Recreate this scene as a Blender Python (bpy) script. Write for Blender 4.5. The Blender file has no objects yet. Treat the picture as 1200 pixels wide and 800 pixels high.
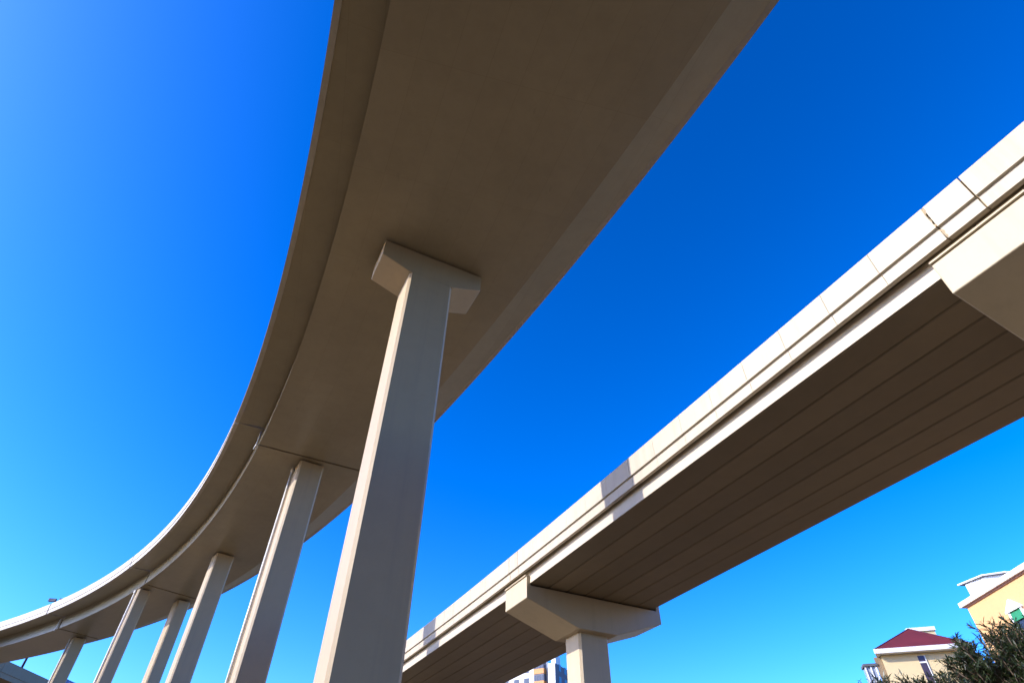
import bpy, bmesh, math, random
from mathutils import Vector, Matrix
random.seed(7)
EYE = 1.6
sc = bpy.context.scene
COL = sc.collection

CFG = dict(dust=.85, sky=.14, sat=1.18, exp=.35, sun=5.0, ground=(.125, .082, .034), gam=1.5, oz=4.0, hue=.5)
# ------------------------------------------------------------------ materials
def nodes(name):
    m = bpy.data.materials.new(name); m.use_nodes = True
    nt = m.node_tree
    return m, nt, nt.nodes['Principled BSDF']

def link(nt, a, ao, b, bi): nt.links.new(a.outputs[ao], b.inputs[bi])

def mix_rgb(nt, blend, fac, a, b):
    n = nt.nodes.new('ShaderNodeMix'); n.data_type = 'RGBA'; n.blend_type = blend
    for sock, v in ((n.inputs['Factor'], fac), (n.inputs[6], a), (n.inputs[7], b)):
        if isinstance(v, bpy.types.NodeSocket): nt.links.new(v, sock)
        else: sock.default_value = v
    return n.outputs[2]

def ramp(nt, src, stops):
    r = nt.nodes.new('ShaderNodeValToRGB')
    e = r.color_ramp.elements
    while len(e) < len(stops): e.new(.5)
    for k, (p, v) in enumerate(stops):
        e[k].position = p; e[k].color = (v, v, v, 1)
    nt.links.new(src, r.inputs[0])
    return r.outputs[0]

def noise(nt, vec, scale, detail=5, rough=.6, mapscale=None, off=(0, 0, 0)):
    if mapscale or off != (0, 0, 0):
        mp = nt.nodes.new('ShaderNodeMapping')
        mp.inputs['Scale'].default_value = mapscale or (1, 1, 1)
        mp.inputs['Location'].default_value = off
        nt.links.new(vec, mp.inputs[0]); vec = mp.outputs[0]
    n = nt.nodes.new('ShaderNodeTexNoise')
    n.inputs['Scale'].default_value = scale; n.inputs['Detail'].default_value = detail
    n.inputs['Roughness'].default_value = rough
    nt.links.new(vec, n.inputs['Vector'])
    return n.outputs[0]

def concrete(name, rgb, rough=.55, streak=.25, blotch=.25, forms=None, bump=.15, stain=(.30, .24, .17), vary=.05):
    """weathered painted concrete: broad blotches, rain streaks, pores, form-board seams"""
    m, nt, b = nodes(name)
    tc = nt.nodes.new('ShaderNodeTexCoord'); ob = tc.outputs['Object']
    base = (*rgb, 1)
    big = ramp(nt, noise(nt, ob, .22, 4), [(.3, .80), (.7, 1.06)])
    c = mix_rgb(nt, 'MULTIPLY', blotch * 2, base, big)
    med = ramp(nt, noise(nt, ob, 1.7, 6, .65), [(.35, .88), (.6, 1.0)])
    c = mix_rgb(nt, 'MULTIPLY', min(1, blotch * 2.5), c, med)
    st = ramp(nt, noise(nt, ob, 1.0, 4, .6, (2.6, 2.6, .10)), [(.52, 0), (.78, 1)])
    sm = nt.nodes.new('ShaderNodeMath'); sm.operation = 'MULTIPLY'; sm.inputs[1].default_value = streak
    nt.links.new(st, sm.inputs[0])
    c = mix_rgb(nt, 'MIX', sm.outputs[0], c, (*[x * .9 for x in stain], 1))
    spot = ramp(nt, noise(nt, ob, 9, 3, .5), [(.68, 0), (.76, 1)])
    sp = nt.nodes.new('ShaderNodeMath'); sp.operation = 'MULTIPLY'; sp.inputs[1].default_value = .18
    nt.links.new(spot, sp.inputs[0])
    c = mix_rgb(nt, 'MIX', sp.outputs[0], c, (*[x * .75 for x in rgb], 1))
    oi = nt.nodes.new('ShaderNodeObjectInfo')
    c = mix_rgb(nt, 'MULTIPLY', 1, c, ramp(nt, oi.outputs['Random'], [(0, 1 - vary), (1, 1.0)]))
    if forms:
        uv = tc.outputs['UV'] if forms[0] == 'UV' else ob
        br = nt.nodes.new('ShaderNodeTexBrick')
        br.offset = 0.0; br.squash = 1
        br.inputs['Color1'].default_value = (1, 1, 1, 1); br.inputs['Color2'].default_value = (.955, .95, .94, 1)
        br.inputs['Mortar'].default_value = (.80, .78, .75, 1)
        br.inputs['Scale'].default_value = 1; br.inputs['Brick Width'].default_value = forms[1]
        br.inputs['Row Height'].default_value = forms[2]; br.inputs['Mortar Size'].default_value = .010
        br.inputs['Mortar Smooth'].default_value = .6
        nt.links.new(uv, br.inputs['Vector'])
        c = mix_rgb(nt, 'MULTIPLY', forms[3], c, br.outputs[0])
        cr = ramp(nt, noise(nt, uv, 1, 3, .6, (.9, 3.2, 1), (11, 4, 0)), [(.69, 0), (.73, 1)])
        cm = nt.nodes.new('ShaderNodeMath'); cm.operation = 'MULTIPLY'; cm.inputs[1].default_value = .38
        nt.links.new(cr, cm.inputs[0])
        c = mix_rgb(nt, 'MIX', cm.outputs[0], c, (*[x * .62 for x in rgb], 1))
    nt.links.new(c, b.inputs['Base Color'])
    b.inputs['Roughness'].default_value = rough
    bp = nt.nodes.new('ShaderNodeBump'); bp.inputs['Strength'].default_value = bump; bp.inputs['Distance'].default_value = .02
    nt.links.new(noise(nt, ob, 6, 6, .7), bp.inputs['Height'])
    nt.links.new(bp.outputs[0], b.inputs['Normal'])
    return m

def plain(name, rgb, rough=.5, metal=0., var=.12, scale=3.):
    m, nt, b = nodes(name)
    tc = nt.nodes.new('ShaderNodeTexCoord')
    v = ramp(nt, noise(nt, tc.outputs['Object'], scale, 5), [(.3, 1 - var), (.7, 1 + var * .3)])
    c = mix_rgb(nt, 'MULTIPLY', 1, (*rgb, 1), v)
    nt.links.new(c, b.inputs['Base Color'])
    b.inputs['Roughness'].default_value = rough; b.inputs['Metallic'].default_value = metal
    return m

CREAM = (.62, .545, .42)
M = dict(  # sunlight put into parapet and fascia tones, shade into pier and beam tones
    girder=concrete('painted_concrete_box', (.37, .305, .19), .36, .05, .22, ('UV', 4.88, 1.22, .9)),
    parapet=concrete('painted_concrete_parapet_lit', (.49, .425, .325), .55, .40, .14),
    pier=concrete('painted_concrete_pier_shade', (.43, .325, .19), .55, .30, .12),
    cap=concrete('painted_concrete_cap', (.48, .395, .265), .55, .25, .12),
    beam=concrete('painted_concrete_beam_shade', (.28, .225, .15), .55, .10, .22, vary=.2),
    fascia=concrete('painted_concrete_fascia_lit', (.51, .44, .335), .55, .16, .08),
    grey=concrete('old_concrete_and_wing_shade', (.26, .19, .11), .65, .3, .22),
    dark=plain('joint_rubber', (.012, .011, .010), .8),
    rust=concrete('stained_joint_mortar', (.40, .31, .19), .8, .5, .4),
    pipe=plain('pvc_pipe', (.66, .64, .60), .4),
    asphalt=plain('asphalt', (.05, .05, .052), .9),
    ochre=concrete('ochre_render', (.68, .385, .16), .75, .06, .08, stain=(.55, .34, .13)),
    creamwall=concrete('cream_render', (.72, .56, .29), .75, .08, .08, stain=(.5, .4, .25)),
    white=plain('white_trim_paint', (.80, .78, .75), .5, var=.08),
    offwhite=plain('white_render', (.74, .74, .72), .7, var=.10, scale=1.),
    slab_grey_and_shade=plain('grey_roof_and_shade', (.10, .10, .105), .8),
    mauve=plain('plum_moulding', (.33, .17, .13), .7),
    green=plain('green_awning_cloth', (.02, .22, .09), .6),
    orange=plain('orange_panel', (.60, .26, .07), .6),
    bluebar=plain('blue_barrier_panel', (.025, .07, .24), .4),
    lampmetal=plain('dark_lamp_metal', (.03, .03, .05), .4, .4),
    lens=plain('lamp_lens', (.25, .22, .2), .2),
    bark=plain('grey_brown_bark', (.14, .10, .07), .9, var=.4, scale=20),
    greytone=plain('grey_blue_shade_and_glazing', (.15, .15, .18), .8),
)
def glass(name, rgb):
    m, nt, b = nodes(name)
    b.inputs['Base Color'].default_value = (*rgb, 1); b.inputs['Roughness'].default_value = .2
    b.inputs['Specular IOR Level'].default_value = .6
    return m
M['balcony_pane'] = plain('pale_balcony_pane', (.30, .33, .37), .25)
M['blocker_wall'] = plain('grey_sky_blocker', (.20, .18, .15), .85)
M['glass'] = glass('dark_window_glass', (.03, .035, .05))
M['purple_glass'] = glass('plum_window_glass', (.06, .045, .07))

def roof_mat():
    m, nt, b = nodes('red_roof_sheets')
    tc = nt.nodes.new('ShaderNodeTexCoord')
    w = nt.nodes.new('ShaderNodeTexWave'); w.wave_type = 'BANDS'; w.bands_direction = 'X'
    w.inputs['Scale'].default_value = 1.2; w.inputs['Distortion'].default_value = .1
    nt.links.new(tc.outputs['Object'], w.inputs['Vector'])
    c = mix_rgb(nt, 'MULTIPLY', 1, (.135, .013, .016, 1), ramp(nt, w.outputs[1], [(.1, .8), (.5, 1.05)]))
    c = mix_rgb(nt, 'MULTIPLY', 1, c, ramp(nt, noise(nt, tc.outputs['Object'], .8, 5), [(.3, .8), (.7, 1.1)]))
    nt.links.new(c, b.inputs['Base Color']); b.inputs['Roughness'].default_value = .7
    return m
M['roof'] = roof_mat()

def leaf_mat():
    m, nt, b = nodes('narrow_dark_leaf')
    tc = nt.nodes.new('ShaderNodeTexCoord')
    g = noise(nt, tc.outputs['Object'], 2.5, 3)
    c = mix_rgb(nt, 'MIX', ramp(nt, g, [(.35, 0), (.65, 1)]), (.010, .019, .007, 1), (.034, .047, .015, 1))
    nt.links.new(c, b.inputs['Base Color']); b.inputs['Roughness'].default_value = .42
    tr = nt.nodes.new('ShaderNodeBsdfTranslucent'); tr.inputs[0].default_value = (.06, .10, .02, 1)
    mx = nt.nodes.new('ShaderNodeMixShader'); mx.inputs[0].default_value = .18
    nt.links.new(b.outputs[0], mx.inputs[1]); nt.links.new(tr.outputs[0], mx.inputs[2])
    nt.links.new(mx.outputs[0], nt.nodes['Material Output'].inputs[0])
    return m
M['leaf'] = leaf_mat()

def ground_mat():
    m, nt, b = nodes('dry_pale_ground')
    tc = nt.nodes.new('ShaderNodeTexCoord')
    a = ramp(nt, noise(nt, tc.outputs['Object'], .05, 6), [(.35, .75), (.65, 1.1)])
    c = mix_rgb(nt, 'MULTIPLY', 1, (*CFG['ground'], 1), a)
    c = mix_rgb(nt, 'MULTIPLY', 1, c, ramp(nt, noise(nt, tc.outputs['Object'], 3, 6), [(.3, .8), (.7, 1.1)]))
    nt.links.new(c, b.inputs['Base Color']); b.inputs['Roughness'].default_value = .95
    return m
M['ground'] = ground_mat()

# ------------------------------------------------------------------ mesh helpers
class MB:
    def __init__(s): s.v = []; s.f = []; s.uv = {}
    def add(s, vs, fs, uvs=None):
        o = len(s.v); s.v += [tuple(p) for p in vs]
        for k, f in enumerate(fs):
            s.f.append([i + o for i in f])
            if uvs: s.uv[len(s.f) - 1] = uvs[k]
        return s
    def hexa(s, b4, t4):
        return s.add(list(b4) + list(t4), [(3, 2, 1, 0), (4, 5, 6, 7), (0, 1, 5, 4), (1, 2, 6, 5), (2, 3, 7, 6), (3, 0, 4, 7)])
    def prism(s, poly, z0, z1):
        n = len(poly)
        return s.add([(x, y, z0) for x, y in poly] + [(x, y, z1) for x, y in poly],
                     [list(range(n))[::-1], list(range(n, 2 * n))] + [(i, (i + 1) % n, n + (i + 1) % n, n + i) for i in range(n)])
    def extrude(s, ring, vec):
        n = len(ring)
        return s.add([tuple(p) for p in ring] + [tuple(Vector(p) + Vector(vec)) for p in ring],
                     [list(range(n))[::-1], list(range(n, 2 * n))] + [(i, (i + 1) % n, n + (i + 1) % n, n + i) for i in range(n)])
    def rings(s, rs, caps=True, uvs=None):
        n = len(rs[0]); vs = [p for r in rs for p in r]; fs = []; us = []
        for k in range(len(rs) - 1):
            for i in range(n):
                j = (i + 1) % n
                fs.append((k * n + i, k * n + j, (k + 1) * n + j, (k + 1) * n + i))
                if uvs: us.append([uvs[k][i][0], uvs[k][i][1], uvs[k + 1][i][1], uvs[k + 1][i][0]])
        if caps:
            fs += [list(range(n))[::-1], list(range((len(rs) - 1) * n, len(rs) * n))]
            if uvs: us += [[(0, 0)] * n] * 2
        return s.add(vs, fs, us if uvs else None)
    def tube(s, pts, r, n=10):
        pts = [Vector(p) for p in pts]; rs = []
        for i, p in enumerate(pts):
            d = (pts[min(i + 1, len(pts) - 1)] - pts[max(i - 1, 0)]).normalized()
            a = d.orthogonal().normalized() if abs(d.z) > .9 else d.cross(Vector((0, 0, 1))).normalized()
            if abs(d.z) > .9: a = (Vector((1, 0, 0)) - d * d.x).normalized()
            b = d.cross(a)
            rr = r[i] if isinstance(r, (list, tuple)) else r
            rs.append([tuple(p + (a * math.cos(t) + b * math.sin(t)) * rr) for t in [2 * math.pi * k / n for k in range(n)]])
        return s.rings(rs)
    def build(s, name, mat, parent=None, smooth=False, bevel=0, recalc=True):
        me = bpy.data.meshes.new(name)
        off = Vector(parent.get('_o', (0, 0, 0))) if parent else Vector((0, 0, 0))
        me.from_pydata([tuple(Vector(p) - off) for p in s.v], [], s.f)
        if s.uv:
            ul = me.uv_layers.new(name='UVMap')
            for fi, us in s.uv.items():
                for li, u in zip(me.polygons[fi].loop_indices, us): ul.data[li].uv = u
        if recalc:
            bm = bmesh.new(); bm.from_mesh(me); bmesh.ops.recalc_face_normals(bm, faces=bm.faces); bm.to_mesh(me); bm.free()
        me.materials.append(mat if not isinstance(mat, str) else M[mat])
        if smooth:
            for p in me.polygons: p.use_smooth = True
        o = bpy.data.objects.new(name, me); COL.objects.link(o)
        if parent:
            o.parent = parent
            # parts that carry parts of their own share the thing's origin
            o['_o'] = tuple(off)
        if bevel:
            bv = o.modifiers.new('edge', 'BEVEL'); bv.width = bevel; bv.segments = 2; bv.limit_method = 'ANGLE'; bv.angle_limit = math.radians(40)
        return o

def thing(name, label, cat, loc, group=None):
    o = bpy.data.objects.new(name, None); COL.objects.link(o)
    o.empty_display_size = .5
    o.location = loc; o['_o'] = tuple(loc); o['label'] = label; o['category'] = cat
    if group: o['group'] = group
    return o

def structure(o): o['kind'] = 'structure'; return o

class Frame:
    """horizontal frame: origin (x,y), axis a along, axis b to its left"""
    def __init__(s, o, ang):
        s.o = Vector((o[0], o[1])); s.a = Vector((math.cos(ang), math.sin(ang))); s.b = Vector((-s.a.y, s.a.x))
    def p(s, u, v, z):
        q = s.o + s.a * u + s.b * v
        return (q.x, q.y, z)
    def box(s, mb, u0, u1, v0, v1, z0, z1):
        q = [s.p(u0, v0, 0), s.p(u1, v0, 0), s.p(u1, v1, 0), s.p(u0, v1, 0)]
        return mb.hexa([(x, y, z0) for x, y, _ in q], [(x, y, z1) for x, y, _ in q])

# ------------------------------------------------------------------ setting
g = MB(); S = 2500
g.add([(-S, -S, 0), (S, -S, 0), (S, S, 0), (-S, S, 0)], [(0, 1, 2, 3)])
structure(g.build('ground', 'ground'))

# ------------------------------------------------------------------ curved viaduct
H = 20.5
cL = (-0.005940487097545195, 0.013739578642626397, -0.08895086595323873, -0.32049792385888537, -0.09854627757613645)
cR = (-0.00811135681394234, 0.03080002463014785, -0.10451938948988639, -0.42743776840674635, 0.457900468734256)
def pv(c, y):
    r = 0
    for k in c: r = r * y + k
    return r
def edge(c, y):
    e = 1e-4
    d = (pv(c, y + e) - pv(c, y - e)) / (2 * e)
    L = math.hypot(1, d)
    return Vector((pv(c, y) * H, y * H)), Vector((-1 / L, d / L))      # point, left-hand normal
def z(h): return h + EYE

curved = thing('curved_viaduct', 'tall curving concrete viaduct overhead, its deck on slim piers sweeping left into the distance', 'viaduct', (-3.5, 16.8, 0))
ZS, ZROOT, ZOV, ZF, ZG, ZT = 20.5, 21.73, 21.61, 21.525, 21.95, 22.65
SEG = [(-1.9, -1.86, 1.5385, 1.690), (1.546, 1.698, 2.7130, 2.906), (2.7215, 2.9145, 3.3755, 3.5595), (3.3835, 3.5675, 3.97, 4.155)]
for si, (l0, r0, l1, r1) in enumerate(SEG):
    N = max(8, int((l1 - l0) * 26))
    box, uvs, par = [], [], {1: [], -1: []}
    s_len = 0; prev = None
    for k in range(N + 1):
        t = k / N
        PL, NL = edge(cL, l0 + (l1 - l0) * t); PR, NR = edge(cR, r0 + (r1 - r0) * t); NR = -NR
        mid = (PL + PR) / 2
        if prev is not None: s_len += (mid - prev).length
        prev = mid
        W = (PR - PL).length
        def at(P, Nn, o, h): q = P + Nn * o; return (q.x, q.y, z(h))
        c = .012
        ring = [at(PL, NL, 0, ZS), at(PR, NR, 0, ZS), at(PR, NR, 0, 21.08), at(PR, NR, .9, 21.31), at(PR, NR, 1.60, 21.50),
                at(PR, NR, 1.60, 21.97), at(PL, NL, 1.60, 21.97), at(PL, NL, 1.60, ZOV), at(PL, NL, 0, ZROOT)]
        vv = [0, W, W + .6, W + 1.3, W + 1.9, W + 3.3, W + 14, W + 14.4, W + 16, W + 17.2]
        uvs.append([((s_len, vv[i]), (s_len, vv[i + 1])) for i in range(9)])
        box.append(ring)
        for sd, P, Nn in ((1, PL, NL), (-1, PR, NR)):
            par[sd].append([at(P, Nn, 1.603, ZF), at(P, Nn, 1.845, ZF), at(P, Nn, 1.845, ZG - .02), at(P, Nn, 1.895, ZG), at(P, Nn, 1.895, ZT - .03),
                            at(P, Nn, 1.865, ZT), at(P, Nn, 1.70, ZT), at(P, Nn, 1.603, 21.99)])
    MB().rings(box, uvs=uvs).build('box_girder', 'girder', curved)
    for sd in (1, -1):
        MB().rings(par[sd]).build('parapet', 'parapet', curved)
    if si in (1, 3):      # weep pipe beside the expansion joint
        P, Nn = edge(cL, l0 + .006)
        q = P + Nn * .12
        MB().tube([(q.x, q.y, z(21.6)), (q.x, q.y, z(20.6)), (q.x - .05, q.y - .02, z(20.25))], .06).build('drain_outlet', 'pipe', curved, smooth=True)
    if si > 0:            # rubber strip closing the joint above
        A, An = edge(cL, l0 - .004); B, Bn = edge(cR, r0 - .004)
        d = (B - A).normalized(); A2 = A + d * .3; B2 = B - d * .3; nn = Vector((-d.y, d.x)) * .05
        MB().hexa([(A2 + nn).to_tuple() + (z(21.0),), (A2 - nn).to_tuple() + (z(21.0),), (B2 - nn).to_tuple() + (z(21.0),), (B2 + nn).to_tuple() + (z(21.0),)],
                  [(A2 + nn).to_tuple() + (z(21.9),), (A2 - nn).to_tuple() + (z(21.9),), (B2 - nn).to_tuple() + (z(21.9),), (B2 + nn).to_tuple() + (z(21.9),)]).build('expansion_joint', 'dark', curved)

def pier(parent, fr, u0, u1, v0, v1, ztop, mat='pier', cap=None, pipe=False, chamfer=.10, bear=True, soffit=None):
    """column with chamfered arrises; cap = (ua, ub, zend, zknee) hammerhead flush with its faces"""
    c = chamfer
    poly = [(u0 + c, v0), (u1 - c, v0), (u1, v0 + c), (u1, v1 - c), (u1 - c, v1), (u0 + c, v1), (u0, v1 - c), (u0, v0 + c)]
    zc = z(cap[3]) if cap else z(ztop)
    mb = MB(); mb.prism([fr.p(u, v, 0)[:2] for u, v in poly], -.3, zc)
    col = mb.build('pier', mat, parent)
    if cap:
        ua, ub, ze, zk = cap
        ring = [fr.p(ua, v0 - .004, z(ztop)), fr.p(ua, v0 - .004, z(ze)), fr.p(u0, v0 - .004, z(zk)), fr.p(u1, v0 - .004, z(zk)), fr.p(ub, v0 - .004, z(ze)), fr.p(ub, v0 - .004, z(ztop))]
        MB().extrude(ring, tuple((fr.b * (v1 - v0 + .008)).to_tuple()) + (0,)).build('pier_cap', mat, col, bevel=.03)
    if bear:
        w = .32
        a, b = (cap[0], cap[1]) if cap else (u0, u1)
        mb = MB(); fr.box(mb, a + w, b - w, v0 + w, v1 - w, z(ztop) + .002, z(soffit or ztop + .09) + .01)
        mb.build('bearing_pad', 'dark', col)
    if pipe:
        mb = MB(); mb.tube([fr.p(u0 - .11, v1 - .28, z(ztop) - .02), fr.p(u0 - .11, v1 - .28, .3)], .085, 12)
        mb.tube([fr.p(u0 - .11, v1 - .28, z(ztop) - .03), fr.p(u0 - .11, v1 - .28, z(ztop) - .3), fr.p(u0 - .11, v1 - .28, z(ztop) - .31)], .12, 12)
        mb.build('drain_pipe', 'pipe', col, smooth=True)
    return col
R = math.radians
pier(curved, Frame((0, 0), R(26.5)), 3.13, 5.06, 16.07, 17.70, 20.37, cap=(1.82, 6.38, 19.44, 18.96), soffit=20.5)
pier(curved, Frame((0, 0), R(32)), 5.87, 7.45, 35.38, 37.0, 20.36, pipe=True, soffit=20.5)
pier(curved, Frame((0, 0), R(38)), 10.12, 11.58, 52.92, 54.4, 20.36, soffit=20.5)
pier(curved, Frame((0, 0), R(43)), 12.85, 13.90, 65.21, 66.15, 20.36, pipe=True, soffit=20.5)
pier(curved, Frame((0, 0), R(43)), 16.64, 17.80, 65.45, 67.0, 20.36, soffit=20.5)
pier(curved, Frame((0, 0), R(43)), 12.66, 13.99, 86.29, 87.3, 20.36, pipe=True, soffit=20.5)
# the pier behind the photographer
pier(curved, Frame((0, 0), R(5)), 5.2, 7.13, -7.0, -5.4, 20.37, cap=(3.9, 8.45, 19.44, 18.96), soffit=20.5)

# ------------------------------------------------------------------ straight viaduct
# frame: n across (away from the camera side), m along
AN = math.atan2(.425, .905)
SF = Frame((0, 0), AN)            # p(n, m, z)
straight = thing('straight_viaduct', 'lower straight concrete viaduct of slab beams with sunlit white parapet, on hammerhead piers', 'viaduct', SF.p(15.6, 24.5, 0))
def bend(m): return -max(0, m - 13) ** 2 / 1500.0
PER = 22.2
caps = [24.51 + PER * k for k in (-3, -2, -1, 0, 1, 2, 3)]
for ci, mc in enumerate(caps):
    dn = bend(mc)
    ang = AN + (2 * max(0, mc - 13) / 1500.0)
    o = SF.p(15.66 + dn, mc, 0)
    fr = Frame(o[:2], ang)
    col = MB(); c = .10
    u0, u1, v0, v1 = -.79, .79, -.64, .64
    poly = [(u0 + c, v0), (u1 - c, v0), (u1, v0 + c), (u1, v1 - c), (u1 - c, v1), (u0 + c, v1), (u0, v1 - c), (u0, v0 + c)]
    col.prism([fr.p(u, v, 0)[:2] for u, v in poly], -.3, z(8.48))
    colo = col.build('pier', 'cap', straight)
    D = 1.06
    ring = [fr.p(-3.68, -D, z(10.30)), fr.p(-3.68, -D, z(9.36)), fr.p(-1.05, -D, z(8.48)), fr.p(1.0, -D, z(8.48)), fr.p(3.68, -D, z(9.36)), fr.p(3.68, -D, z(10.30)), fr.p(3.47, -D, z(10.30)), fr.p(3.47, -D, z(9.93)), fr.p(-3.47, -D, z(9.93)), fr.p(-3.47, -D, z(10.30))]
    MB().extrude(ring, tuple((fr.b * 2 * D).to_tuple()) + (0,)).build('pier_cap', 'cap', colo, bevel=.025)
    for sg in (-1, 1):
        mb = MB()
        a2, b2 = (-3.74, -3.47) if sg < 0 else (3.47, 3.74)
        fr.box(mb, a2, b2, -D, D, z(10.302), z(10.36))
        mb.build('cap_lip', 'cap', colo, bevel=.012)
    mb = MB(); fr.box(mb, -3.2, 3.2, -.75, -.25, z(9.93), z(10.0)); fr.box(mb, -3.2, 3.2, .25, .75, z(9.93), z(10.0))
    mb.build('bearing_pad', 'dark', colo)
# hollow slab beams, seven across, chords between the caps
BW = .977
for k in range(len(caps) - 1):
    m0, m1 = caps[k] + .03, caps[k + 1] - .03
    d0, d1 = bend(m0), bend(m1)
    for j in range(7):
        n0 = 12.2 + j * BW + (.016 if j else 0); n1 = 12.2 + (j + 1) * BW - (.016 if j < 6 else 0)
        zt = 10.62
        dz = random.uniform(0, .012)
        ch = .035
        ring = lambda m, d: [SF.p(n0 + d, m, z(zt)), SF.p(n0 + d, m, z(10 + ch + dz)), SF.p(n0 + d + ch, m, z(10 + dz)), SF.p(n1 + d - ch, m, z(10 + dz)), SF.p(n1 + d, m, z(10 + ch + dz)), SF.p(n1 + d, m, z(zt))]
        rs = [ring(m0 + (m1 - m0) * t, d0 + (d1 - d0) * t) for t in (0, .25, .5, .75, 1)]
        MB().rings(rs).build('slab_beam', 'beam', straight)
    rs = []
    for t in (0, .5, 1):
        m, d = m0 + (m1 - m0) * t, d0 + (d1 - d0) * t
        rs.append([SF.p(12.165 + d, m, z(10.012)), SF.p(12.197 + d, m, z(10.012)), SF.p(12.197 + d, m, z(10.61)), SF.p(12.165 + d, m, z(10.61))])
    MB().rings(rs).build('edge_fascia_lit', 'fascia', straight)  # thin pale sheet: sunlight on the beam side put into its colour
# deck slab and parapets
ms = [-42.08 + i * 2 for i in range(68)]
def along(mb, prof, m0, m1, mirror=False):
    n = max(1, int((m1 - m0) / 2)) + (1 if m0 > 10 else 0)
    rs = []
    for i in range(n + 1):
        m = m0 + (m1 - m0) * i / n
        rs.append([SF.p((31.24 - a if mirror else a) + bend(m), m, z(h)) for a, h in prof])
    return mb.rings(rs)
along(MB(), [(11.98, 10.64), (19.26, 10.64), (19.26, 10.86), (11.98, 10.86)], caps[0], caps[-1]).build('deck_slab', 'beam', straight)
PP = [(11.977, 10.50), (11.84, 10.50), (11.84, 10.865), (11.76, 10.875), (11.76, 11.60), (11.79, 11.63), (11.93, 11.63), (11.977, 10.90)]
for mirror in (False, True):
    mb = MB(); bk = MB()
    cuts = []
    for k in range(len(caps) - 1):
        of = lambda c: .45 if c < 10 else .27
        a, b = caps[k] + of(caps[k]), caps[k + 1] + of(caps[k + 1]) - .89
        cuts += [a - .89, a]
        nn = 14
        cuts += [a + (b - a) * i / nn for i in range(1, nn)]
    cuts = sorted(cuts)
    for a, b in zip(cuts, cuts[1:]):
        big = any(abs(a - c) < .7 for c in caps)
        big2 = any(abs(b - c) < .7 for c in caps)
        along(mb, PP, a + (.016 if big else .0035), b - (.016 if big2 else .0035), mirror)
    mb.build('parapet', 'parapet', straight, bevel=.006)
    along(bk, [(11.975, 10.55), (11.90, 10.55), (11.90, 10.83), (11.86, 10.90), (11.86, 11.56), (11.90, 11.58), (11.935, 10.92)], cuts[0], cuts[-1], mirror)
    if not mirror:
        rr = random.Random(4)
        for mj, w_ in ((2.60, .09),):
            for (n0, za, zb) in ((11.838, 10.53, 10.85), (11.758, 10.9, 11.58)):
                pts = [(mj + rr.uniform(0, w_) * q, za + (zb - za) * i / 6) for i in range(7) for q in (1,)]
                ring = [SF.p(n0, a + .10, z(h)) for a, h in pts] + [SF.p(n0, mj + .10 + rr.uniform(.05, .10), z(h)) for a, h in pts[::-1]]
                bk.extrude(ring, (SF.a * .03).to_tuple() + (0,))
    bk.build('joint_filler', 'rust', straight)

# ------------------------------------------------------------------ distant elevated road
far = thing('distant_viaduct', 'distant shaded grey viaduct with a blue noise barrier at the lower left', 'viaduct', (-77, 130, 0))
def farprism(prof, y0, y1): 
    mb = MB(); n = 10
    mb.rings([[(x, y0 + (y1 - y0) * i / n, z(h)) for x, h in prof] for i in range(n + 1)])
    return mb
farprism([(-72.6, 19.2), (-72.6, 20.3), (-70.4, 20.45), (-70.4, 20.9), (-85.6, 20.9), (-85.6, 20.45), (-83.4, 20.3), (-83.4, 19.2)], 40, 330).build('box_girder', 'grey', far)
for k in range(29):
    mbp = None
for sx in (1, -1):
    mb = MB()
    for k in range(29):
        y0, y1 = 40 + k * 10 + .03, 50 + k * 10 - .03
        X = lambda x: x if sx > 0 else -156 - x
        prof = [(-70.397, 20.40), (-70.0, 20.40), (-70.0, 21.0), (-69.92, 21.03), (-69.92, 22.35), (-69.97, 22.4), (-70.25, 22.4), (-70.397, 20.95)]
        mb.rings([[(X(x), y, z(h)) for x, h in prof] for y in (y0, y1)])
    mb.build('parapet', 'grey', far)
mb = MB()
for k in range(40): mb.add(*(lambda y0, y1: ([(x, y, zz) for zz in (z(22.4), z(23.5)) for x, y in ((-70.12, y0), (-70.06, y0), (-70.06, y1), (-70.12, y1))],
        [(3, 2, 1, 0), (4, 5, 6, 7), (0, 1, 5, 4), (1, 2, 6, 5), (2, 3, 7, 6), (3, 0, 4, 7)]))(102.5 + k * 3 + .04, 105.5 + k * 3 - .04))
mb.build('noise_barrier', 'bluebar', far)
for y in (60, 95, 130, 165, 200, 235, 270, 305):
    mb = MB(); mb.prism([(-80.2, y), (-75.8, y), (-75.8, y + 1.8), (-80.2, y + 1.8)], -.3, z(19.2)); mb.build('pier', 'pier', far)

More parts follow.
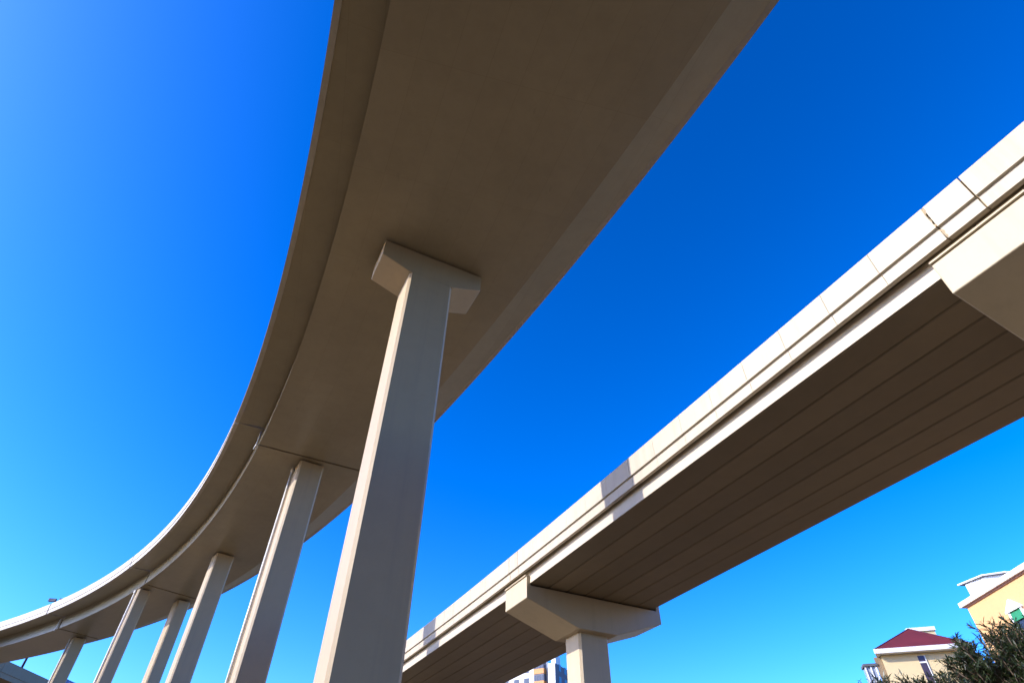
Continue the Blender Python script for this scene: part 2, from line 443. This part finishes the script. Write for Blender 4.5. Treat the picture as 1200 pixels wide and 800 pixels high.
lx, ly = -70.5, 94.3
lamp = thing('street_lamp', 'dark double-armed street lamp, its twin heads peeking over the curved parapet', 'street lamp', (lx, ly, z(20.9)))
mb = MB(); mb.tube([(lx, ly, z(20.9)), (lx, ly, z(25)), (lx, ly, z(31.8))], [.17, .15, .10], 12); mb.build('pole', 'lampmetal', lamp, smooth=True)
for sg in (-1, 1):
    mb = MB(); mb.tube([(lx, ly, z(31.5)), (lx + sg * .35, ly, z(31.8)), (lx + sg * .8, ly, z(31.85))], .06, 8); a = mb.build('arm', 'lampmetal', lamp, smooth=True)
    mb = MB()
    x0, x1 = (lx + .25, lx + 1.4) if sg > 0 else (lx - 1.4, lx - .25)
    mb.hexa([(x0, ly - .2, z(31.8)), (x1, ly - .2, z(31.86)), (x1, ly + .2, z(31.86)), (x0, ly + .2, z(31.8))],
            [(x0, ly - .16, z(32.28)), (x1, ly - .12, z(32.22)), (x1, ly + .12, z(32.22)), (x0, ly + .16, z(32.28))])
    h = mb.build('lamp_head', 'lampmetal', lamp, bevel=.03)
    mb = MB(); mb.hexa([(x0 + .15, ly - .13, z(31.77)), (x1 - .1, ly - .13, z(31.8)), (x1 - .1, ly + .13, z(31.8)), (x0 + .15, ly + .13, z(31.77))],
                       [(x0 + .15, ly - .13, z(31.797)), (x1 - .1, ly - .13, z(31.84)), (x1 - .1, ly + .13, z(31.84)), (x0 + .15, ly + .13, z(31.797))])
    mb.build('lens', 'lens', h)

# ------------------------------------------------------------------ ochre house at the right edge
och = thing('ochre_house', 'ochre house with white cornice and green awning at the right edge', 'house', (42, 36, 0))
mb = MB(); mb.hexa([(36.3, 22, -.3), (49, 22, -.3), (49, 47.1, -.3), (36.3, 47.1, -.3)], [(36.3, 22, z(16.55)), (49, 22, z(16.55)), (49, 47.1, z(16.55)), (36.3, 47.1, z(16.55))])
wall = mb.build('wall', 'ochre', och)
mb = MB()
for x0, y1, z0, z1 in ((36.0, 47.5, 16.66, 17.02),):
    mb.hexa([(x0, 21.4, z(z0)), (49.6, 21.4, z(z0)), (49.6, y1, z(z0)), (x0, y1, z(z0))], [(x0, 21.4, z(z1)), (49.6, 21.4, z(z1)), (49.6, y1, z(z1)), (x0, y1, z(z1))])
mb.build('cornice', 'white', och, bevel=.03)
mb = MB(); mb.hexa([(36.2, 21.6, z(16.553)), (49.4, 21.6, z(16.553)), (49.4, 47.2, z(16.553)), (36.2, 47.2, z(16.553))], [(36.12, 21.6, z(16.657)), (49.4, 21.6, z(16.657)), (49.4, 47.28, z(16.657)), (36.12, 47.28, z(16.657))])
mb.build('cornice_moulding', 'mauve', och)
pent = [(36.98, 46.95), (37.62, 45.42), (38.9, 44.85), (43.2, 44.6), (43.2, 46.95)]
mb = MB(); mb.prism(pent, z(17.0), z(18.36)); ph = mb.build('roof_room', 'offwhite', och)
mb = MB(); mb.prism([(36.72, 47.3), (37.42, 45.33), (38.84, 44.6), (43.6, 44.3), (43.6, 47.3)], z(18.363), z(18.40)); mb.build('roof_shade_layer', 'slab_grey_and_shade', ph)  # dark layer paints the shaded underside of the white roof edge
mb = MB(); mb.prism([(36.66, 47.36), (37.38, 45.28), (38.82, 44.54), (43.66, 44.24), (43.66, 47.36)], z(18.402), z(18.50)); mb.build('roof_edge', 'white', ph)
mb = MB()
def quadbox(mb, p0, p1, inset, out, z0, z1):
    a, b = Vector(p0), Vector(p1); d = (b - a); L = d.length; d.normalize(); nrm = Vector((-d.y, d.x)) * -1
    if nrm.x > 0: nrm = -nrm
    a2 = a + d * inset[0]; b2 = a + d * inset[1]
    q = [a2 + nrm * .003, b2 + nrm * .003, b2 + nrm * out, a2 + nrm * out]
    return mb.hexa([(p.x, p.y, z0) for p in q], [(p.x, p.y, z1) for p in q])
quadbox(mb, pent[0], pent[1], (.12, .42), .02, z(17.1), z(18.25)); mb.build('shutter', 'mauve', ph) if False else mb.build('shutter', 'creamwall', ph)
# windows with triangular pediments along the wall facing the viaduct
for yc in (42.65, 38.2, 33.7, 29.2):
    for zc in (14.88, 11.3, 7.7):
        fx = 36.3
        mb = MB()
        if zc > 14:
            mb.extrude([(fx - .003, yc - .83, z(zc + .02)), (fx - .003, yc + .83, z(zc + .02)), (fx - .003, yc + .83, z(zc + .12)), (fx - .003, yc, z(zc + .76)), (fx - .003, yc - .83, z(zc + .12))], (-.20, 0, 0))
        else:
            mb.hexa([(fx - .2, yc - .8, z(zc)), (fx - .003, yc - .8, z(zc)), (fx - .003, yc + .8, z(zc)), (fx - .2, yc + .8, z(zc))], [(fx - .2, yc - .8, z(zc + .15)), (fx - .003, yc - .8, z(zc + .15)), (fx - .003, yc + .8, z(zc + .15)), (fx - .2, yc + .8, z(zc + .15))])
        for s0, s1 in ((-.72, -.54), (.54, .72)):
            mb.hexa([(fx - .12, yc + s0, z(zc - 2.0)), (fx - .003, yc + s0, z(zc - 2.0)), (fx - .003, yc + s1, z(zc - 2.0)), (fx - .12, yc + s1, z(zc - 2.0))],
                    [(fx - .12, yc + s0, z(zc)), (fx - .003, yc + s0, z(zc)), (fx - .003, yc + s1, z(zc)), (fx - .12, yc + s1, z(zc))])
        mb.hexa([(fx - .16, yc - .75, z(zc - 2.12)), (fx - .003, yc - .75, z(zc - 2.12)), (fx - .003, yc + .75, z(zc - 2.12)), (fx - .16, yc + .75, z(zc - 2.12))],
                [(fx - .16, yc - .75, z(zc - 2.003)), (fx - .003, yc - .75, z(zc - 2.003)), (fx - .003, yc + .75, z(zc - 2.003)), (fx - .16, yc + .75, z(zc - 2.003))])
        w = mb.build('window', 'white', och)
        mb = MB(); mb.hexa([(fx - .03, yc - .537, z(zc - 1.99)), (fx - .004, yc - .537, z(zc - 1.99)), (fx - .004, yc + .537, z(zc - 1.99)), (fx - .03, yc + .537, z(zc - 1.99))],
                           [(fx - .03, yc - .537, z(zc - .01)), (fx - .004, yc - .537, z(zc - .01)), (fx - .004, yc + .537, z(zc - .01)), (fx - .03, yc + .537, z(zc - .01))])
        mb.build('pane', 'glass', w)
        if zc > 14:
            mb = MB(); mb.extrude([(fx - .035, yc - .52, z(zc - .02)), (fx - .08, yc - .52, z(zc - .02)), (fx - .16, yc - .52, z(zc - .62)), (fx - .13, yc - .52, z(zc - .62))], (0, 1.04, 0))
            mb.build('awning', 'green', w)

# ------------------------------------------------------------------ cream house with red hipped roof
CF = Frame((34.81, 59.49), math.atan2(-.305, .952))
crm = thing('cream_house', 'cream house with dark red hipped roof and white eaves', 'house', CF.p(4.1, 4, 0))
mb = MB(); mb.prism([CF.p(u, v, 0)[:2] for u, v in ((.56, .7), (7.7, .7), (7.7, 7.4), (2.35, 7.4))], -.3, z(16.58)); cw = mb.build('wall', 'creamwall', crm)
mb = MB(); mb.prism([CF.p(u, v, 0)[:2] for u, v in ((.0, 1.1), (.64, 1.1), (1.0, 2.6), (.37, 2.6))], -.3, z(16.55)); mb.build('side_wing', 'grey', crm)  # grey colour stands in for shade on this return under the eaves
mb = MB(); mb.prism([CF.p(u, v, 0)[:2] for u, v in ((0, 0), (8.24, 0), (8.24, 8.1), (2.05, 8.1))], z(16.6), z(17.0)); mb.build('eaves', 'white', crm, bevel=.03)
mb = MB()
e = [CF.p(.12, .12, z(17.003)), CF.p(8.12, .12, z(17.003)), CF.p(8.12, 7.98, z(17.003)), CF.p(2.1, 7.98, z(17.003))]
a1, a2 = CF.p(4.45, 2.9, z(19.3)), CF.p(5.0, 5.2, z(19.3))
mb.add(e + [a1, a2], [(0, 1, 4), (1, 2, 5, 4), (2, 3, 5), (3, 0, 4, 5), (3, 2, 1, 0)])
rf = mb.build('roof', 'roof', crm)
mb = MB()
for p, q in ((e[0], a1), (e[1], a1), (e[2], a2), (e[3], a2), (a1, a2)):
    mb.tube([p, q], .055, 6)
mb.build('ridge_cap', plain('plum_ridge_tile', (.07, .012, .03), .7), rf)
mb = MB(); CF.box(mb, 5.3, 7.62, 6.0, 7.9, z(17.004), z(19.84)); sr = mb.build('stair_tower', 'creamwall', crm)
mb = MB(); CF.box(mb, 5.1, 7.72, 5.85, 8.05, z(19.843), z(20.2)); mb.build('tower_coping', 'white', sr)
for zz in (16.35, 12.9, 9.5, 6.1):
    for u0 in (3.6,):
        mb = MB(); CF.box(mb, u0, u0 + .55, .66, .697, z(zz - 2.3), z(zz)); w = mb.build('window', 'purple_glass', crm)
        mb = MB(); CF.box(mb, u0 - .003, u0 + .553, .63, .657, z(zz - .62), z(zz - .50)); CF.box(mb, u0 + .555, u0 + .63, .62, .697, z(zz - 2.3), z(zz)); mb.build('frame', 'white', w)
for zz in (16.05, 12.9, 9.7, 6.5):
    mb = MB(); CF.box(mb, -1.15, .12, 1.0, 2.3, z(zz - .22), z(zz)); b = mb.build('balcony_roof', 'slab_grey_and_shade', crm)
    mb = MB()
    for u0, v0 in ((-1.05, 1.1), (-.58, 1.1), (-.14, 1.1)): CF.box(mb, u0, u0 + .1, v0, v0 + .1, z(zz - 2.9), z(zz - .223))
    CF.box(mb, -.947, -.143, 1.11, 1.19, z(zz - 2.0), z(zz - 1.9)); CF.box(mb, -1.04, -.03, 1.203, 2.2, z(zz - 2.9), z(zz - 1.95))
    mb.build('balcony_frame', 'white', b)
    mb = MB(); CF.box(mb, -1.03, -.035, 1.207, 2.18, z(zz - 1.945), z(zz - .225)); mb.build('balcony_glass', 'balcony_pane', b)

# ------------------------------------------------------------------ apartment tower far behind
TF = Frame((13.5, 179), math.atan2(.5, -.87))      # u to the left along the front, -v ... b axis points towards the camera
apt = thing('apartment_tower', 'distant white apartment tower with orange balconies, below the straight viaduct beside its pier', 'building', TF.p(9, -7, 0))
TZ = 46.25
mb = MB()
TF.box(mb, 0, 2.2, -16, 0, -.3, z(TZ)); TF.box(mb, 2.203, 3.1, -16, -2.0, -.3, z(TZ - .4)); TF.box(mb, 3.103, 6.3, -16, -.9, -.3, z(TZ + .9)); TF.box(mb, 6.303, 26, -16, 0, -.3, z(TZ - .1))
tw = mb.build('wall', 'offwhite', apt)
mb = MB(); TF.box(mb, -.06, -.004, -15.9, -.1, -.3, z(TZ - .05)); mb.build('side_shade_sheet', 'greytone', apt)  # thin sheet with the unlit side's shade put into its colour
mb = MB(); TF.box(mb, .2, 1.6, -4, -1.0, z(TZ) + .003, z(TZ + 2.3)); mb.build('roof_box', 'offwhite', apt)
mb = MB(); TF.box(mb, 2.25, 3.05, -1.997, -1.95, 2, z(TZ - 1)); mb.build('recess_dark_strip', 'glass', apt)  # full-height dark strip lining the recess
for k in range(15):
    fz = z(TZ) + .6 - 3.05 * k
    if fz < 4: break
    mb = MB(); TF.box(mb, 3.1, 6.3, -.896, .9, fz - 3.05, fz - 1.75); bal = mb.build('balcony', 'orange', apt)
    mb = MB(); TF.box(mb, 3.15, 6.25, -.896, .8, fz - 1.747, fz - .03); mb.build('balcony_glass', 'greytone', bal)
    mb = MB()
    for i in range(4): TF.box(mb, 3.25 + i * .76, 3.82 + i * .76, .803, .84, fz - 1.65, fz - .35)
    mb.build('pane', 'glass', bal)
    for v in (-3.0, -6.6, -10.4, -13.6):
        mb = MB(); TF.box(mb, -.11, -.063, v - .75, v + .75, fz - 2.2, fz - .45); mb.build('window', 'glass', apt)
    for u in (9, 12.2, 15.6, 19, 22.4):
        mb = MB(); TF.box(mb, u - .8, u + .8, .003, .05, fz - 2.2, fz - .5); mb.build('window', 'glass', apt)
        mb = MB(); TF.box(mb, u - 1.1, u + 1.1, .003, .35, fz - 2.6, fz - 2.45) if False else None

# ------------------------------------------------------------------ unseen block added behind the camera to cut sky light on the piers
blk = thing('sky_blocker', 'long grey block added unseen behind the camera to cut sky light', 'building', (-36, -31, 0))
mb = MB(); mb.prism([(-66, -38), (-4, -38), (-4, -24), (-66, -24)], -.3, 44); mb.build('wall', 'blocker_wall', blk)
mb = MB(); mb.prism([(-66.4, -38.4), (-3.6, -38.4), (-3.6, -23.6), (-66.4, -23.6)], 44.003, 44.6); mb.build('roof', 'slab_grey_and_shade', blk)
proto = None
for i in range(11):
    for k in range(14):
        x = -63 + i * 5.6; zz = 1.4 + k * 3.05
        if proto is None:
            mb = MB(); mb.prism([(x, -23.997), (x + 2.2, -23.997), (x + 2.2, -23.93), (x, -23.93)], zz, zz + 1.6); proto = mb.build('window', 'glass', blk); px0, pz0 = x, zz
        elif (i + k) % 2 == 0:
            w = proto.copy(); COL.objects.link(w); w.parent = blk; w.location = proto.location + Vector((x - px0, 0, zz - pz0))

# ------------------------------------------------------------------ leafy bushes near the camera
def bush(name, label, base, centre, rad, seed, nlimb, nwh, leaf=.118):
    """stems rise from the base, fork into limbs that end all over the crown, and every limb carries whorls of narrow leaves"""
    rnd = random.Random(seed)
    t = thing(name, label, 'bush', (base[0], base[1], 0))
    C = Vector(centre); B = Vector((base[0], base[1], -.1))
    wood = MB(); leaves = MB(); stems = []
    for k in range(5):
        az = 2 * math.pi * k / 5 + rnd.uniform(-.4, .4)
        top = C + Vector((math.cos(az) * rad[0] * .35, math.sin(az) * rad[1] * .35, -rad[2] * .15))
        p0 = B + Vector((math.cos(az) * .12, math.sin(az) * .12, 0))
        pts = [p0.lerp(top, q) + Vector((rnd.uniform(-.06, .06), rnd.uniform(-.06, .06), 0)) * (q > 0) for q in (0, .25, .5, .75, 1)]
        wood.tube(pts, [.055, .048, .04, .03, .022], 7); stems.append(pts)
    def whorl(p, d, L0):
        n = rnd.randint(12, 19)
        side = d.orthogonal().normalized(); up2 = d.cross(side)
        for k in range(n):
            az = k * 2.4 + rnd.uniform(-.3, .3); el = rnd.uniform(-.35, 1.2)
            o = ((side * math.cos(az) + up2 * math.sin(az)) * math.cos(el) + d * math.sin(el)).normalized()
            L = L0 * rnd.uniform(.6, 1.15); w = L * rnd.uniform(.06, .09)
            st = p - d * rnd.uniform(0, .14)
            wd = o.cross(d + Vector((.01, .02, .03))).normalized() * w
            nn = wd.cross(o).normalized()
            m1 = st + o * L * .3 + nn * L * .03; m2 = st + o * L * .66 + nn * L * .03 - Vector((0, 0, L * .03)); tip = st + o * L - Vector((0, 0, L * .13))
            leaves.add([st, m1 - wd, m1 + wd, m2 - wd * .8, m2 + wd * .8, tip], [(0, 1, 2), (2, 1, 3, 4), (4, 3, 5)])
    for i in range(nlimb):
        rho = math.sqrt(rnd.random()) * rnd.uniform(.9, 1.08); az = rnd.uniform(0, 2 * math.pi)
        deep = rnd.random() ** 1.8
        v = Vector((rho * math.cos(az), rho * math.sin(az), .9 - 1.6 * deep))
        end = C + Vector((v.x * rad[0], v.y * rad[1], rad[2] * (1 - .22 * rho * rho + rnd.uniform(-.08, .03)) - deep * 1.7 * rad[2]))
        st = rnd.choice(stems); q = rnd.choice(st[1:])
        if q.z > end.z: q = min(st[1:], key=lambda a: abs(a.z - end.z + .5))
        d = (Vector((v.x, v.y, max(v.z, 0) + .75)).normalized())
        mid = q.lerp(end, .6) + Vector((0, 0, -.08))
        wood.tube([q, q.lerp(mid, .5) + Vector((rnd.uniform(-.05, .05), rnd.uniform(-.05, .05), 0)), mid, end - d * .12, end], [.02, .016, .012, .008, .005], 5)
        whorl(end, d, leaf)
        for k in range(nwh):
            dd = (d * .8 + Vector((rnd.uniform(-1, 1), rnd.uniform(-1, 1), rnd.uniform(-.5, .8)))).normalized()
            e2 = end - d * rnd.uniform(.1, .45) + dd * rnd.uniform(.08, .26)
            wood.tube([end - d * rnd.uniform(.2, .5), e2 - dd * .05, e2], [.006, .004, .003], 4)
            whorl(e2, dd, leaf * rnd.uniform(.75, 1))
    wood.build('branches', 'bark', t, smooth=True)
    leaves.build('foliage', 'leaf', t, recalc=False)
    return t
bush('tall_bush', 'tall bush of narrow dark leaves in front of the ochre house', (6.6, 7.65), (6.6, 7.65, 2.76), (1.28, 1.15, 1.36), 3, 440, 9)
bush('low_bush', 'lower bush of narrow dark leaves in front of the cream house', (5.4, 8.65), (5.4, 8.65, 2.46), (.95, .85, 1.30), 5, 330, 9)

# ------------------------------------------------------------------ camera
cam = bpy.data.cameras.new('camera'); co = bpy.data.objects.new('camera', cam); COL.objects.link(co)
cam.sensor_width = 36; cam.lens = 36 * 676 / 1200.; cam.clip_end = 5000; cam.clip_start = .05
zv = Vector((612 - 600, 400 + 312, -676)).normalized()
fwd = Vector((0, 0, -1)); Y = (fwd - zv * fwd.dot(zv)).normalized(); X = Y.cross(zv)
rot = Matrix((X, Y, zv))
co.matrix_world = Matrix.Translation((0, 0, EYE)) @ rot.to_4x4()
sc.camera = co

# ------------------------------------------------------------------ light
PHI, ELEV = R(16.2), R(28.1)
s = Vector((math.cos(PHI) * math.cos(ELEV), math.sin(PHI) * math.cos(ELEV), -math.sin(ELEV)))
sun = bpy.data.lights.new('sun', 'SUN'); sun.energy = CFG['sun']; sun.angle = R(.53); sun.color = (1, .94, .84)
so = bpy.data.objects.new('sun', sun); COL.objects.link(so)
so.rotation_euler = s.to_track_quat('-Z', 'Y').to_euler(); so.location = (-60, -20, 60)
w = bpy.data.worlds.new('World'); sc.world = w; w.use_nodes = True
nt = w.node_tree; bg = nt.nodes['Background']
sky = nt.nodes.new('ShaderNodeTexSky'); sky.sky_type = 'NISHITA'; sky.sun_disc = False
sky.sun_elevation = ELEV; sky.sun_rotation = math.atan2(-s.x, -s.y)
sky.air_density = 1.0; sky.dust_density = CFG['dust']; sky.ozone_density = CFG['oz']
gm = nt.nodes.new('ShaderNodeGamma'); gm.inputs[1].default_value = CFG['gam']
hs = nt.nodes.new('ShaderNodeHueSaturation'); hs.inputs['Hue'].default_value = CFG['hue']; hs.inputs['Saturation'].default_value = CFG['sat']
nt.links.new(sky.outputs[0], gm.inputs[0]); nt.links.new(gm.outputs[0], hs.inputs['Color']); 
tint = nt.nodes.new('ShaderNodeMix'); tint.data_type = 'RGBA'; tint.blend_type = 'MULTIPLY'; tint.inputs['Factor'].default_value = 1
tint.inputs[7].default_value = (.95, .96, 1.24, 1)
nt.links.new(hs.outputs[0], tint.inputs[6]); nt.links.new(tint.outputs[2], bg.inputs['Color'])
bg.inputs['Strength'].default_value = CFG['sky']
sc.view_settings.view_transform = 'Standard'; sc.view_settings.look = 'None'; sc.view_settings.gamma = 1
sc.view_settings.use_curve_mapping = False
sc.view_settings.exposure = CFG['exp']
sc.cycles.max_bounces = 8; sc.cycles.diffuse_bounces = 5
for o in bpy.data.objects:
    if '_o' in o: del o['_o']
